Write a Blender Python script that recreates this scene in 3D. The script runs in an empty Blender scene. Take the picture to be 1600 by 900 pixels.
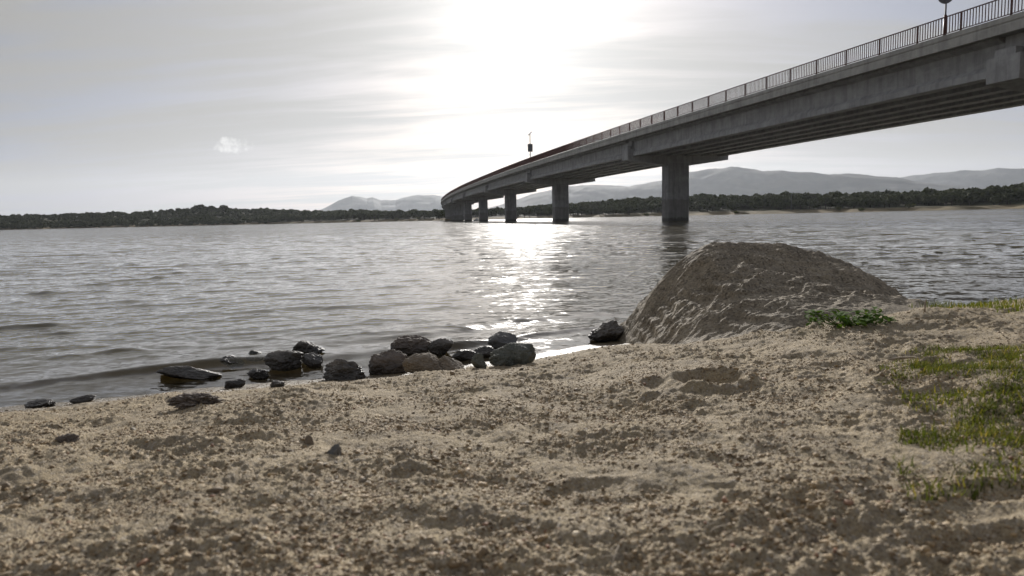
import bpy, math, random
import numpy as np
from mathutils import Vector, Matrix

R = math.radians
rng = np.random.default_rng(7)
random.seed(7)
sc = bpy.context.scene
COL = sc.collection

# ------------------------------------------------------------------ camera
CAMZ = 0.9
FPX = 1600 * 24 / 36.0
PITCH, ROLL = R(5.87), R(1.253)
f_ = Vector((0, math.cos(PITCH), -math.sin(PITCH)))
u0 = Vector((0, math.sin(PITCH), math.cos(PITCH)))
r0 = Vector((1, 0, 0))
r_ = r0 * math.cos(ROLL) - u0 * math.sin(ROLL)
u_ = u0 * math.cos(ROLL) + r0 * math.sin(ROLL)
cam = bpy.data.cameras.new('camera')
cam.lens = 24; cam.sensor_width = 36; cam.clip_start = 0.05; cam.clip_end = 40000
cam.dof.use_dof = True; cam.dof.focus_distance = 6.5; cam.dof.aperture_fstop = 4.5
co = bpy.data.objects.new('camera', cam); COL.objects.link(co)
co.matrix_world = Matrix(((r_.x, u_.x, -f_.x, 0), (r_.y, u_.y, -f_.y, 0), (r_.z, u_.z, -f_.z, CAMZ), (0, 0, 0, 1)))
sc.camera = co

def ray(px, py):
    return (f_ + r_ * ((px - 800) / FPX) + u_ * ((450 - py) / FPX))
def at_z(px, py, z=0.0):
    d = ray(px, py); t = (z - CAMZ) / d.z
    return Vector((0, 0, CAMZ)) + d * t
def at_y(px, py, y):
    d = ray(px, py)
    return Vector((0, 0, CAMZ)) + d * (y / d.y)
def elev_z(px, py, dist):
    """height of the point seen at a pixel, dist metres away on the ground"""
    d = ray(px, py); h = math.hypot(d.x, d.y)
    return CAMZ + d.z / h * dist, math.atan2(d.x, d.y)

# ------------------------------------------------------------------ helpers
def tag(o, label=None, cat=None, group=None, kind=None):
    if label: o['label'] = label
    if cat: o['category'] = cat
    if group: o['group'] = group
    if kind: o['kind'] = kind
    return o
def empty(name, loc=(0, 0, 0), rz=0.0):
    o = bpy.data.objects.new(name, None); COL.objects.link(o)
    o.location = loc; o.rotation_euler = (0, 0, rz); o.empty_display_size = 0.2
    return o
def link(name, me, parent=None):
    o = bpy.data.objects.new(name, me); COL.objects.link(o)
    if parent is not None: o.parent = parent
    return o
def np_mesh(name, V, F, mats, smooth=False, midx=None):
    """V (n,3); F (m,k) all the same k"""
    V = np.asarray(V, np.float32); F = np.asarray(F, np.int32)
    me = bpy.data.meshes.new(name)
    k = F.shape[1]
    me.vertices.add(len(V)); me.vertices.foreach_set('co', V.ravel())
    me.loops.add(F.size); me.loops.foreach_set('vertex_index', F.ravel())
    me.polygons.add(len(F))
    me.polygons.foreach_set('loop_start', np.arange(0, F.size, k, dtype=np.int32))
    if smooth: me.polygons.foreach_set('use_smooth', np.ones(len(F), bool))
    for m in (mats if isinstance(mats, (list, tuple)) else [mats]): me.materials.append(m)
    if midx is not None: me.polygons.foreach_set('material_index', np.asarray(midx, np.int32))
    me.update(calc_edges=True); me.validate()
    return me
def grid_faces(nr, nc, closed=False):
    i = np.arange(nr - 1)[:, None] * nc
    j = np.arange(nc if closed else nc - 1)[None, :]
    j2 = (j + 1) % nc
    return np.stack([i + j, i + j2, i + nc + j2, i + nc + j], -1).reshape(-1, 4)
def f_attr(me, name, arr):
    a = me.attributes.new(name, 'FLOAT', 'POINT'); a.data.foreach_set('value', np.asarray(arr, np.float32).ravel())
def c_attr(me, name, arr):
    a = me.color_attributes.new(name, 'FLOAT_COLOR', 'POINT')
    c = np.ones((len(arr), 4), np.float32); c[:, :3] = arr
    a.data.foreach_set('color', c.ravel())

class MB:
    """collects boxes, prisms and tubes into one mesh"""
    def __init__(s): s.v = []; s.f = []
    def add(s, vs, fs):
        n = len(s.v); s.v += [tuple(v) for v in vs]; s.f += [tuple(i + n for i in q) for q in fs]
    def box(s, c, sz, ax=None, ay=None, az=None):
        ax = Vector(ax or (1, 0, 0)); ay = Vector(ay or (0, 1, 0)); az = Vector(az or (0, 0, 1)); c = Vector(c)
        vs = [c + ax * (sz[0] / 2 * i) + ay * (sz[1] / 2 * j) + az * (sz[2] / 2 * k) for k in (-1, 1) for j in (-1, 1) for i in (-1, 1)]
        s.add(vs, [(0, 2, 3, 1), (4, 5, 7, 6), (0, 1, 5, 4), (2, 6, 7, 3), (0, 4, 6, 2), (1, 3, 7, 5)])
    def tube(s, pts, rad, n=8):
        pts = [Vector(p) for p in pts]; rings = []
        for i, p in enumerate(pts):
            d = (pts[min(i + 1, len(pts) - 1)] - pts[max(i - 1, 0)]).normalized()
            a = d.orthogonal().normalized() if abs(d.z) > .95 else d.cross(Vector((0, 0, 1))).normalized()
            b = d.cross(a); r = rad[i] if hasattr(rad, '__len__') else rad
            rings.append([p + a * (r * math.cos(2 * math.pi * k / n)) + b * (r * math.sin(2 * math.pi * k / n)) for k in range(n)])
        vs = [v for q in rings for v in q]; fs = []
        for i in range(len(pts) - 1):
            for k in range(n): fs.append((i * n + k, i * n + (k + 1) % n, (i + 1) * n + (k + 1) % n, (i + 1) * n + k))
        fs.append(tuple(range(n - 1, -1, -1))); fs.append(tuple((len(pts) - 1) * n + k for k in range(n)))
        s.add(vs, fs)
    def mesh(s, name, mat, smooth=False):
        me = bpy.data.meshes.new(name); me.from_pydata(s.v, [], s.f)
        if mat: me.materials.append(mat)
        if smooth: me.polygons.foreach_set('use_smooth', np.ones(len(me.polygons), bool))
        me.update(); return me
    def build(s, name, mat, parent=None, smooth=False):
        return link(name, s.mesh(name, mat, smooth), parent)

# gradient noise, vectorised
_perm = rng.permutation(512).astype(np.int64)
_grad = rng.normal(size=(512, 3)); _grad /= np.linalg.norm(_grad, axis=1)[:, None]
_g2 = np.stack([np.cos(rng.random(512) * 6.2832), np.zeros(512)], -1); _g2[:, 1] = np.sqrt(1 - _g2[:, 0] ** 2) * np.where(rng.random(512) < .5, -1, 1)
_g2 = _g2.astype(np.float32); _p32 = _perm.astype(np.int32)
def pnoise2(x, y, z):
    x, y = np.broadcast_arrays(np.asarray(x, float), np.asarray(y, float))
    k = int(math.floor(z * 7.31)) * 37 + 1000
    x = x + (z * 17.17) % 61; y = y + (z * 29.3) % 53
    xi = np.floor(x); yi = np.floor(y)
    xf, yf = (x - xi).astype(np.float32), (y - yi).astype(np.float32)
    xi = xi.astype(np.int64).astype(np.int32) + k; yi = yi.astype(np.int64).astype(np.int32)
    u = xf * xf * xf * (xf * (xf * 6 - 15) + 10); v = yf * yf * yf * (yf * (yf * 6 - 15) + 10)
    p0, p1 = _p32[xi & 511], _p32[(xi + 1) & 511]
    def g(p, b, fx, fy):
        h = _p32[(p + yi + b) & 511]; return _g2[h, 0] * fx + _g2[h, 1] * fy
    a = g(p0, 0, xf, yf); a = a + u * (g(p1, 0, xf - 1, yf) - a)
    b = g(p0, 1, xf, yf - 1); b = b + u * (g(p1, 1, xf - 1, yf - 1) - b)
    return (a + v * (b - a)) * 1.4
def pnoise(x, y, z=0.0):
    if np.ndim(z) == 0: return pnoise2(x, y, float(z))
    x, y, z = np.broadcast_arrays(np.asarray(x, float), np.asarray(y, float), np.asarray(z, float))
    xi = np.floor(x).astype(np.int64); yi = np.floor(y).astype(np.int64); zi = np.floor(z).astype(np.int64)
    xf, yf, zf = x - xi, y - yi, z - zi
    fade = lambda t: t * t * t * (t * (t * 6 - 15) + 10)
    u, v, w = fade(xf), fade(yf), fade(zf)
    def g(a, b, c):
        h = _perm[(_perm[(_perm[(xi + a) & 511] + yi + b) & 511] + zi + c) & 511]
        q = _grad[h]
        return q[..., 0] * (xf - a) + q[..., 1] * (yf - b) + q[..., 2] * (zf - c)
    L = lambda a, b, t: a + t * (b - a)
    return L(L(L(g(0, 0, 0), g(1, 0, 0), u), L(g(0, 1, 0), g(1, 1, 0), u), v),
             L(L(g(0, 0, 1), g(1, 0, 1), u), L(g(0, 1, 1), g(1, 1, 1), u), v), w) * 1.5
def fbm(x, y, z=0.0, oct=4, gain=.5, lac=2.03):
    if np.ndim(z) == 0:
        return sum(gain ** k * pnoise2(x * lac ** k + 13.7 * k, y * lac ** k - 7.1 * k, float(z) + 3.3 * k) for k in range(oct))
    a, s, o = 1.0, 0.0, 0.0
    for k in range(oct):
        o = o + a * pnoise(x * lac ** k + 13.7 * k, y * lac ** k - 7.1 * k, np.asarray(z) * lac ** k + 3.3 * k); a *= gain
    return o
def sstep(a, b, t):
    t = np.clip((np.asarray(t, float) - a) / (b - a), 0, 1); return t * t * (3 - 2 * t)

# ------------------------------------------------------------------ materials
def mat(name):
    m = bpy.data.materials.new(name); m.use_nodes = True
    nt = m.node_tree; nt.nodes.clear()
    return m, nt
class N:
    def __init__(s, nt): s.nt = nt
    def new(s, t, **kw):
        n = s.nt.nodes.new(t)
        for k, v in kw.items(): setattr(n, k, v)
        return n
    def put(s, sock, v):
        if isinstance(v, bpy.types.NodeSocket): s.nt.links.new(v, sock)
        elif v is not None: sock.default_value = v
    def math(s, op, a, b=None, c=None, clamp=False):
        n = s.new('ShaderNodeMath', operation=op, use_clamp=clamp)
        s.put(n.inputs[0], a); s.put(n.inputs[1], b)
        if c is not None: s.put(n.inputs[2], c)
        return n.outputs[0]
    def vmath(s, op, a, b=None, scale=None):
        n = s.new('ShaderNodeVectorMath', operation=op)
        s.put(n.inputs[0], a)
        if b is not None: s.put(n.inputs[1], b)
        if scale is not None: s.put(n.inputs['Scale'], scale)
        return n.outputs['Value'] if op in ('DOT_PRODUCT', 'LENGTH', 'DISTANCE') else n.outputs['Vector']
    def mix(s, f, a, b):
        n = s.new('ShaderNodeMix', data_type='RGBA')
        s.put(n.inputs['Factor'], f); s.put(n.inputs['A'], a); s.put(n.inputs['B'], b)
        for sk in n.inputs:
            if sk.type == 'RGBA' and sk.name == 'A': s.put(sk, a)
            if sk.type == 'RGBA' and sk.name == 'B': s.put(sk, b)
        return [o for o in n.outputs if o.type == 'RGBA'][0]
    def noise(s, vec, scale, detail=3, rough=.5, out='Fac', dist=0.0):
        n = s.new('ShaderNodeTexNoise'); s.put(n.inputs['Vector'], vec)
        n.inputs['Scale'].default_value = scale; n.inputs['Detail'].default_value = detail
        n.inputs['Roughness'].default_value = rough; n.inputs['Distortion'].default_value = dist
        return n.outputs[out]
    def vor(s, vec, scale, out='Color', feature='F1'):
        n = s.new('ShaderNodeTexVoronoi', feature=feature); s.put(n.inputs['Vector'], vec)
        n.inputs['Scale'].default_value = scale
        return n.outputs[out]
    def map(s, vec, scale=(1, 1, 1), rot=(0, 0, 0), loc=(0, 0, 0)):
        n = s.new('ShaderNodeMapping'); s.put(n.inputs['Vector'], vec)
        n.inputs['Scale'].default_value = scale; n.inputs['Rotation'].default_value = rot; n.inputs['Location'].default_value = loc
        return n.outputs[0]
    def rng(s, v, a, b, c=0.0, d=1.0, smooth=False):
        n = s.new('ShaderNodeMapRange', interpolation_type='SMOOTHSTEP' if smooth else 'LINEAR')
        s.put(n.inputs['Value'], v)
        for k, q in zip(('From Min', 'From Max', 'To Min', 'To Max'), (a, b, c, d)): n.inputs[k].default_value = q
        return n.outputs[0]
    def ramp(s, f, stops):
        n = s.new('ShaderNodeValToRGB'); s.put(n.inputs[0], f)
        e = n.color_ramp.elements
        while len(e) < len(stops): e.new(.5)
        for q, (p, c) in zip(e, stops): q.position = p; q.color = (*c, 1)
        return n.outputs[0]
    def bump(s, h, strength=.5, dist=.01, normal=None):
        n = s.new('ShaderNodeBump'); s.put(n.inputs['Height'], h)
        n.inputs['Strength'].default_value = strength; n.inputs['Distance'].default_value = dist
        if normal is not None: s.put(n.inputs['Normal'], normal)
        return n.outputs[0]
    def attr(s, name, out='Fac'):
        n = s.new('ShaderNodeAttribute', attribute_name=name); return n.outputs[out]
    def pos(s): return s.new('ShaderNodeNewGeometry').outputs['Position']
    def obj(s): return s.new('ShaderNodeTexCoord').outputs['Object']
    def principled(s, base, rough=.8, normal=None, spec=.5, metal=0.0, **kw):
        n = s.new('ShaderNodeBsdfPrincipled')
        s.put(n.inputs['Base Color'], base); s.put(n.inputs['Roughness'], rough)
        s.put(n.inputs['Specular IOR Level'], spec); s.put(n.inputs['Metallic'], metal)
        if normal is not None: s.put(n.inputs['Normal'], normal)
        return n.outputs[0]
    def out(s, surf=None, vol=None):
        n = s.new('ShaderNodeOutputMaterial')
        if surf is not None: s.nt.links.new(surf, n.inputs['Surface'])
        if vol is not None: s.nt.links.new(vol, n.inputs['Volume'])
C4 = lambda c: (*c, 1.0)

def m_sand():
    m, nt = mat('sand'); n = N(nt); p = n.pos()
    big = n.noise(p, 1.3, 4, .6); mid = n.noise(p, 9, 4, .6)
    c = n.mix(n.rng(big, .35, .65), C4((.37, .29, .168)), C4((.47, .375, .23)))
    c = n.mix(n.rng(mid, .42, .68), c, C4((.33, .265, .17)))
    cell = n.vor(p, 260); sep = n.new('ShaderNodeSeparateColor'); nt.links.new(cell, sep.inputs[0])
    c = n.mix(n.rng(sep.outputs[0], .0, 1., .0, .55), c, n.ramp(sep.outputs[1], [(0, (.06, .048, .038)), (.3, (.2, .155, .11)), (.55, (.33, .26, .18)), (.8, (.42, .35, .27)), (.95, (.62, .57, .5))]))
    cell2 = n.vor(p, 110); sep2 = n.new('ShaderNodeSeparateColor'); nt.links.new(cell2, sep2.inputs[0])
    c = n.mix(n.rng(sep2.outputs[0], .55, 1., .0, .5), c, n.ramp(sep2.outputs[1], [(0, (.07, .058, .046)), (.5, (.22, .175, .12)), (.85, (.4, .34, .26)), (1, (.55, .5, .44))]))
    wet = n.attr('wet')
    dark = n.mix(1.0, c, c); mul = n.vmath('MULTIPLY', c, (.52, .50, .46))
    c = n.mix(wet, c, mul)
    rough = n.math('MULTIPLY_ADD', wet, -.64, .92)
    h = n.math('ADD', n.math('MULTIPLY', n.vor(p, 260, 'Distance'), -.9), n.noise(p, 160, 3, .6))
    b = n.bump(h, .75, .006)
    b = n.bump(n.noise(p, 45, 4, .6), .45, .018, b)
    n.out(n.principled(c, rough, b, spec=.3)); return m

def m_grain():
    m, nt = mat('gravel'); n = N(nt); p = n.pos()
    c = n.attr('Col', 'Color')
    c = n.mix(n.rng(n.noise(p, 420, 2), .4, .7), c, n.vmath('MULTIPLY', c, (.62, .6, .58)))
    n.out(n.principled(c, .75, n.bump(n.noise(p, 700, 2), .3, .002), spec=.4)); return m

def m_rock(name, a, b, rough=.75, sc_=1.0, wetline=None, sp=.4):
    m, nt = mat(name); n = N(nt); p = n.pos()
    f = n.noise(p, 14 * sc_, 6, .65, dist=.4)
    c = n.mix(n.rng(f, .35, .65), C4(a), C4(b))
    sepz = n.new('ShaderNodeSeparateColor'); nt.links.new(n.vor(p, 150 * sc_), sepz.inputs[0])
    c = n.mix(n.rng(sepz.outputs[0], .55, 1, 0, .45), c, n.ramp(sepz.outputs[1], [(0, tuple(x * .35 for x in a)), (.7, b), (1, tuple(min(.75, x * 1.7) for x in b))]))
    r = rough
    if wetline is not None:
        sz = n.new('ShaderNodeSeparateXYZ'); nt.links.new(p, sz.inputs[0])
        w = n.rng(n.math('ADD', sz.outputs[2], n.math('MULTIPLY', n.noise(p, 18, 3), -.06)), wetline - .03, wetline + .02, 1, 0)
        c = n.mix(w, c, n.vmath('MULTIPLY', c, (.4, .4, .4)))
        r = n.math('MULTIPLY_ADD', w, -(rough - .3), rough)
    b1 = n.bump(n.noise(p, 60 * sc_, 5, .7), .55, .012)
    b1 = n.bump(n.noise(p, 14 * sc_, 5, .6), .5, .03, b1)
    n.out(n.principled(c, r, b1, spec=sp)); return m

def m_boulder():
    m, nt = mat('granite'); n = N(nt); p = n.pos()
    f = n.noise(p, 3.5, 6, .65)
    c = n.mix(n.rng(f, .35, .62), C4((.235, .195, .135)), C4((.39, .325, .23)))
    q = n.map(p, scale=(9, 2.2, 3.0), rot=(R(25), R(-35), R(28)))
    st = n.noise(q, 2.2, 6, .68)
    c = n.mix(n.rng(st, .48, .68, 0, .5), c, C4((.10, .08, .058)))
    lich = n.noise(p, 22, 5, .7)
    c = n.mix(n.rng(lich, .55, .72, 0, .55), c, C4((.30, .25, .185)))
    sp_ = n.new('ShaderNodeSeparateColor'); nt.links.new(n.vor(p, 95), sp_.inputs[0])
    c = n.mix(n.rng(sp_.outputs[0], .25, 1, 0, .75), c, n.ramp(sp_.outputs[1], [(0, (.025, .02, .015)), (.45, (.12, .095, .065)), (.8, (.34, .275, .19)), (1, (.6, .52, .4))]))
    bl = n.noise(p, 30, 3, .6); c = n.mix(n.rng(bl, .54, .7, 0, .4), c, C4((.075, .06, .042)))
    h = n.math('ADD', n.noise(p, 90, 5, .7), n.math('MULTIPLY', st, .8))
    b = n.bump(h, .8, .012); b = n.bump(n.noise(p, 24, 5, .65), .7, .03, b)
    n.out(n.principled(c, .85, b, spec=.3)); return m

def m_concrete(name='concrete', base=(.40, .40, .395), streak=.45, tide=False):
    m, nt = mat(name); n = N(nt); p = n.pos()
    f = n.noise(p, .9, 5, .65)
    c = n.mix(n.rng(f, .35, .65), C4(base), C4(tuple(x * .72 for x in base)))
    s = n.noise(n.map(p, scale=(2.5, 2.5, .22)), 1.0, 5, .6)
    c = n.mix(n.rng(s, .46, .64, 0, streak), c, C4(tuple(x * .42 for x in base)))
    s2 = n.noise(n.map(p, scale=(.25, .25, 1.8)), 1.0, 4, .6)
    c = n.mix(n.rng(s2, .55, .75, 0, .35), c, C4(tuple(min(x * 1.35, .6) for x in base)))
    sp3 = n.new('ShaderNodeSeparateXYZ'); nt.links.new(p, sp3.inputs[0])
    fine = n.noise(p, 5, 5, .7); c = n.mix(n.rng(fine, .5, .75, 0, .3), c, C4(tuple(x * .5 for x in base)))
    if tide:
        zz = n.math('ADD', sp3.outputs[2], n.math('MULTIPLY', n.noise(p, 2.2, 4, .6), .8))
        c = n.mix(n.rng(zz, 3.1, 3.25, .42, 0), c, C4((.12, .105, .085)))
        c = n.mix(n.rng(zz, .75, .95, .6, 0), c, C4((.045, .045, .03)))
    n.out(n.principled(c, .85, n.bump(n.noise(p, 6, 4, .6), .3, .03), spec=.3)); return m

def m_plain(name, c, rough=.6, metal=0.0, var=.25, scale=3.0, spec=.4):
    m, nt = mat(name); n = N(nt); p = n.pos()
    f = n.noise(p, scale, 4, .6)
    cc = n.mix(n.rng(f, .35, .7), C4(c), C4(tuple(x * (1 - var) for x in c)))
    n.out(n.principled(cc, rough, None, spec=spec, metal=metal)); return m

def m_leaf(name, a, b, scale=1.0, trans=.25, attr=None):
    m, nt = mat(name); n = N(nt); p = n.pos()
    f = n.noise(p, scale, 3, .6)
    c = n.mix(n.rng(f, .35, .65), C4(a), C4(b))
    if attr: c = n.vmath('MULTIPLY', c, n.attr(attr, 'Color'))
    d = n.principled(c, .8, None, spec=.12)
    t = n.new('ShaderNodeBsdfTranslucent'); n.put(t.inputs['Color'], n.vmath('MULTIPLY', c, (1.25, 1.3, .6)))
    mx = n.new('ShaderNodeMixShader'); mx.inputs[0].default_value = trans
    nt.links.new(d, mx.inputs[1]); nt.links.new(t.outputs[0], mx.inputs[2])
    n.out(mx.outputs[0]); return m

def m_water():
    m, nt = mat('water'); n = N(nt)
    geo = n.new('ShaderNodeNewGeometry'); p = geo.outputs['Position']
    far = n.attr('far'); depth = n.attr('depth')
    # small ripples below the mesh: slope vectors straight from noise, long along the crests
    q = n.map(p, scale=(.55, 1.25, 1), rot=(0, 0, R(-9)))
    def slope(scale, detail, lat=1.5):
        v = n.vmath('SUBTRACT', n.noise(q, scale, detail, .55, 'Color'), (.5, .5, .5))
        return n.vmath('MULTIPLY', v, (lat, 1.3, 0))
    near = n.vmath('SCALE', slope(19, 4, 2.5), scale=.30)
    near2 = n.vmath('SCALE', slope(5.0, 3, 2.2), scale=.16)
    farv = n.vmath('SCALE', slope(1.6, 5), scale=n.math('MULTIPLY', far, FAR_SLOPE))
    gust = n.rng(n.noise(p, .05, 3, .6), .35, .65, .65, 1.25)
    sl = n.vmath('SCALE', n.vmath('ADD', n.vmath('ADD', near, near2), farv), scale=gust)
    nor = n.vmath('NORMALIZE', n.vmath('ADD', geo.outputs['Normal'], sl))
    fr = n.new('ShaderNodeFresnel'); fr.inputs['IOR'].default_value = 1.42; nt.links.new(nor, fr.inputs['Normal'])
    gl = n.new('ShaderNodeBsdfGlossy'); n.put(gl.inputs['Color'], (1, 1, 1, 1))
    n.put(gl.inputs['Roughness'], n.math('MULTIPLY_ADD', far, .05, .045)); nt.links.new(nor, gl.inputs['Normal'])
    body = n.new('ShaderNodeBsdfDiffuse'); n.put(body.inputs['Color'], C4((.22, .185, .085)))
    tl = n.new('ShaderNodeBsdfTranslucent'); n.put(tl.inputs['Color'], C4((.40, .32, .10)))
    bm = n.new('ShaderNodeMixShader'); bm.inputs[0].default_value = .72
    nt.links.new(body.outputs[0], bm.inputs[1]); nt.links.new(tl.outputs[0], bm.inputs[2])
    tr = n.new('ShaderNodeBsdfTransparent'); n.put(tr.inputs['Color'], C4((.93, .91, .82)))
    op = n.math('SUBTRACT', 1.0, n.math('POWER', 2.718, n.math('MULTIPLY', depth, -5.0)))
    m1 = n.new('ShaderNodeMixShader'); n.put(m1.inputs[0], op)
    nt.links.new(tr.outputs[0], m1.inputs[1]); nt.links.new(bm.outputs[0], m1.inputs[2])
    m2 = n.new('ShaderNodeMixShader'); nt.links.new(fr.outputs[0], m2.inputs[0])
    nt.links.new(m1.outputs[0], m2.inputs[1]); nt.links.new(gl.outputs[0], m2.inputs[2])
    n.out(m2.outputs[0]); return m
FAR_SLOPE = 1.0

SAND, GRAIN, BOULDER = m_sand(), m_grain(), m_boulder()
ROCK_DARK = m_rock('dark_wet_stone', (.095, .083, .07), (.20, .176, .145), .65, wetline=.05, sp=.45)
ROCK_BROWN = m_rock('brown_stone', (.11, .088, .07), (.20, .162, .128), .8, wetline=.04)
ROCK_TAN = m_rock('tan_stone', (.16, .128, .092), (.27, .22, .16), .85, wetline=.03)
ROCK_GREY = m_rock('grey_stone', (.10, .096, .088), (.19, .18, .16), .8, wetline=.04)
ROCK_GREEN = m_rock('mossy_stone', (.075, .08, .062), (.15, .15, .122), .8, wetline=.04)
CONC = m_concrete(); CONC_FASCIA = m_concrete('edge_concrete', (.46, .45, .42), .45); CONC_PIER = m_concrete('pier_concrete', (.36, .36, .355), .6, True)
ASPH = m_plain('asphalt', (.05, .05, .05), .9)
RAILM = m_plain('red_railing_paint', (.085, .027, .016), .5, 0, .35, 6)
STEEL = m_plain('galvanised_steel', (.12, .12, .125), .6, .0)
SIGNBACK = m_plain('sign_back', (.13, .13, .14), .6, .0)
PANEL = m_plain('solar_glass', (.015, .018, .03), .5, 0, .2, 6)
WOODM = m_plain('twig_wood', (.34, .27, .19), .8, 0, .3, 60)
OAK = m_leaf('oak_leaves', (.045, .053, .031), (.092, .10, .054), .35, .08)
SCRUB = m_leaf('shrub_leaves', (.05, .06, .022), (.11, .11, .05), .8, .2)
BARK = m_plain('bark', (.06, .05, .04), .9, 0, .4, 8)
GRASSM = m_leaf('grass_blades', (.07, .09, .016), (.145, .152, .04), 9, .35, 'Col')
PLANTM = m_leaf('plant_leaves', (.065, .12, .018), (.125, .19, .04), 14, .25)
WHITE = m_plain('white_hull', (.75, .75, .73), .5, 0, .1)

# ------------------------------------------------------------------ shore and ground
_sp = [at_z(px, py) for px, py in ((0, 640), (250, 612), (500, 592), (720, 572), (850, 552), (930, 538))]
SX = np.array([-400, -60, -20, -9, -4.5] + [p.x for p in _sp] + [1.7, 2.9, 4.2, 8, 20, 60, 400])
SY = np.array([-160, -18, -4, .9, 2.65] + [p.y for p in _sp] + [5.15, 5.75, 6.3, 7.6, 11, 21, 100])
def shore_y(x):
    # smoothed piecewise shoreline
    d = .18
    return (np.interp(x - d, SX, SY) + 2 * np.interp(x, SX, SY) + np.interp(x + d, SX, SY)) / 4
def shore_s(x, y):
    """metres inland (+) or offshore (-)"""
    k = (shore_y(x + .4) - shore_y(x - .4)) / .8
    return (shore_y(x) - y) / np.sqrt(1 + k * k)
PITS = []   # (x, y, radius_x, radius_y, depth, rim)
def ground_base(x, y):
    s = shore_s(x, y)
    s = s + .05 * fbm(x * 1.1, y * 1.1, 3.1, 3) * sstep(14, 3, np.hypot(x, y))
    s = np.where(s > 0, s * s / (np.abs(s) + .16), -s * s / (np.abs(s) + .35))
    z = np.where(s > 0, .52 * (1 - np.exp(-np.clip(s, 0, 60) / 2.2)), -1.6 * (1 - np.exp(np.clip(s, -900, 0) / 7.0)))
    z = z + .055 * sstep(1.0, 2.6, x) * sstep(.3, 1.6, s) + .09 * np.exp(-((x - 1.8) / .75) ** 2 - ((y - 3.55) / .55) ** 2)
    return z
def ground(x, y, fine=True):
    x = np.asarray(x, float); y = np.asarray(y, float)
    z = ground_base(x, y)
    s = shore_s(x, y)
    near = sstep(22, 7, np.hypot(x, y)) * sstep(.02, .62, s)
    z = z + near * (.022 * fbm(x * 1.7, y * 1.7, 0, 2) + .014 * fbm(x * 5.2, y * 5.2, 5, 2))
    for (a, b, rx, ry, dp, rim) in PITS:
        r2 = ((x - a) / rx) ** 2 + ((y - b) / ry) ** 2
        z = z - .62 * dp * np.exp(-r2 ** 1.5) + .6 * rim * np.exp(-(np.sqrt(r2) - 1.35) ** 2 / .12)
    if fine:
        l = fbm(x * 14, y * 14, 9, 2)
        rid = 1 - np.abs(pnoise(x * 11, y * 11, 2.2))
        pat = .40 + .85 * sstep(-.35, .45, fbm(x * 2.3, y * 2.3, 61, 3))
        z = z + near * pat * (.0095 * l + .008 * (rid - .6) * sstep(-.2, .5, pnoise(x * 2.1, y * 2.1, 7)) + .0062 * fbm(x * 43, y * 43, 4, 4, .55))
    return z
def on_ground(px, py, water=True):
    d = ray(px, py)
    t = np.arange(.4, 14, .004)
    g = ground(d.x * t, d.y * t, False)
    if water: g = np.maximum(g, 0.0)
    k = int(np.argmax(CAMZ + d.z * t <= g))
    return Vector((d.x * t[k], d.y * t[k], float(g[k])))
_pits = [(1110, 600, 1.0, 40, .12, .05), (1300, 572, .9, 30, .03, .012), (1040, 600, .9, 40, .02, .01),
         (920, 765, .6, 55, .02, .012), (660, 742, .6, 50, .016, .012), (1540, 850, .4, 90, .028, .016),
         (310, 628, .5, 50, .03, .012), (250, 700, .5, 50, .014, .012), (1570, 770, .6, 50, .03, .012)]
_tmp = []
for (px, py, asp, w, dp, rim) in _pits:
    P = on_ground(px, py); dist = (P - Vector((0, 0, CAMZ))).length
    rad = w / FPX * dist
    _tmp.append((P.x, P.y, rad, rad * asp, dp, rim))
P = on_ground(470, 614); _tmp.append((P.x, P.y, .12, .10, -.035, 0.0))
P = on_ground(1090, 575); _tmp.append((P.x, P.y, .22, .10, -.03, 0.0))
P = on_ground(100, 770); _tmp.append((P.x, P.y, .12, .05, -.022, 0.0))
P = on_ground(700, 800); _tmp.append((P.x, P.y, .16, .05, -.018, 0.0))
PITS = _tmp

def polar_sheet(r, th):
    rr, tt = np.meshgrid(r, th, indexing='ij')
    return rr * np.sin(tt), rr * np.cos(tt)
th = np.concatenate([np.linspace(R(-52), R(52), 900), np.linspace(R(54), R(306), 90)])
r = np.concatenate([np.geomspace(.06, .5, 14), np.geomspace(.51, 8.5, 760), np.geomspace(8.7, 2500, 110)])
X, Y = polar_sheet(r, th)
Z = ground(X, Y)
V = np.stack([X, Y, Z], -1).reshape(-1, 3)
F = grid_faces(len(r), len(th), True)
V = np.vstack([V, [[0, 0, float(ground(0., 0.))]]])
me = np_mesh('beach', V, F, SAND, True)
S = shore_s(V[:, 0], V[:, 1])
wet = sstep(.44, .04, S + .16 * fbm(V[:, 0] * 3, V[:, 1] * 3, 1, 3) - .05)
f_attr(me, 'wet', wet)
tag(link('beach', me), kind='structure')
COL.objects['beach']['label'] = 'coarse tan sandy beach sloping down to the lake'

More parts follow.
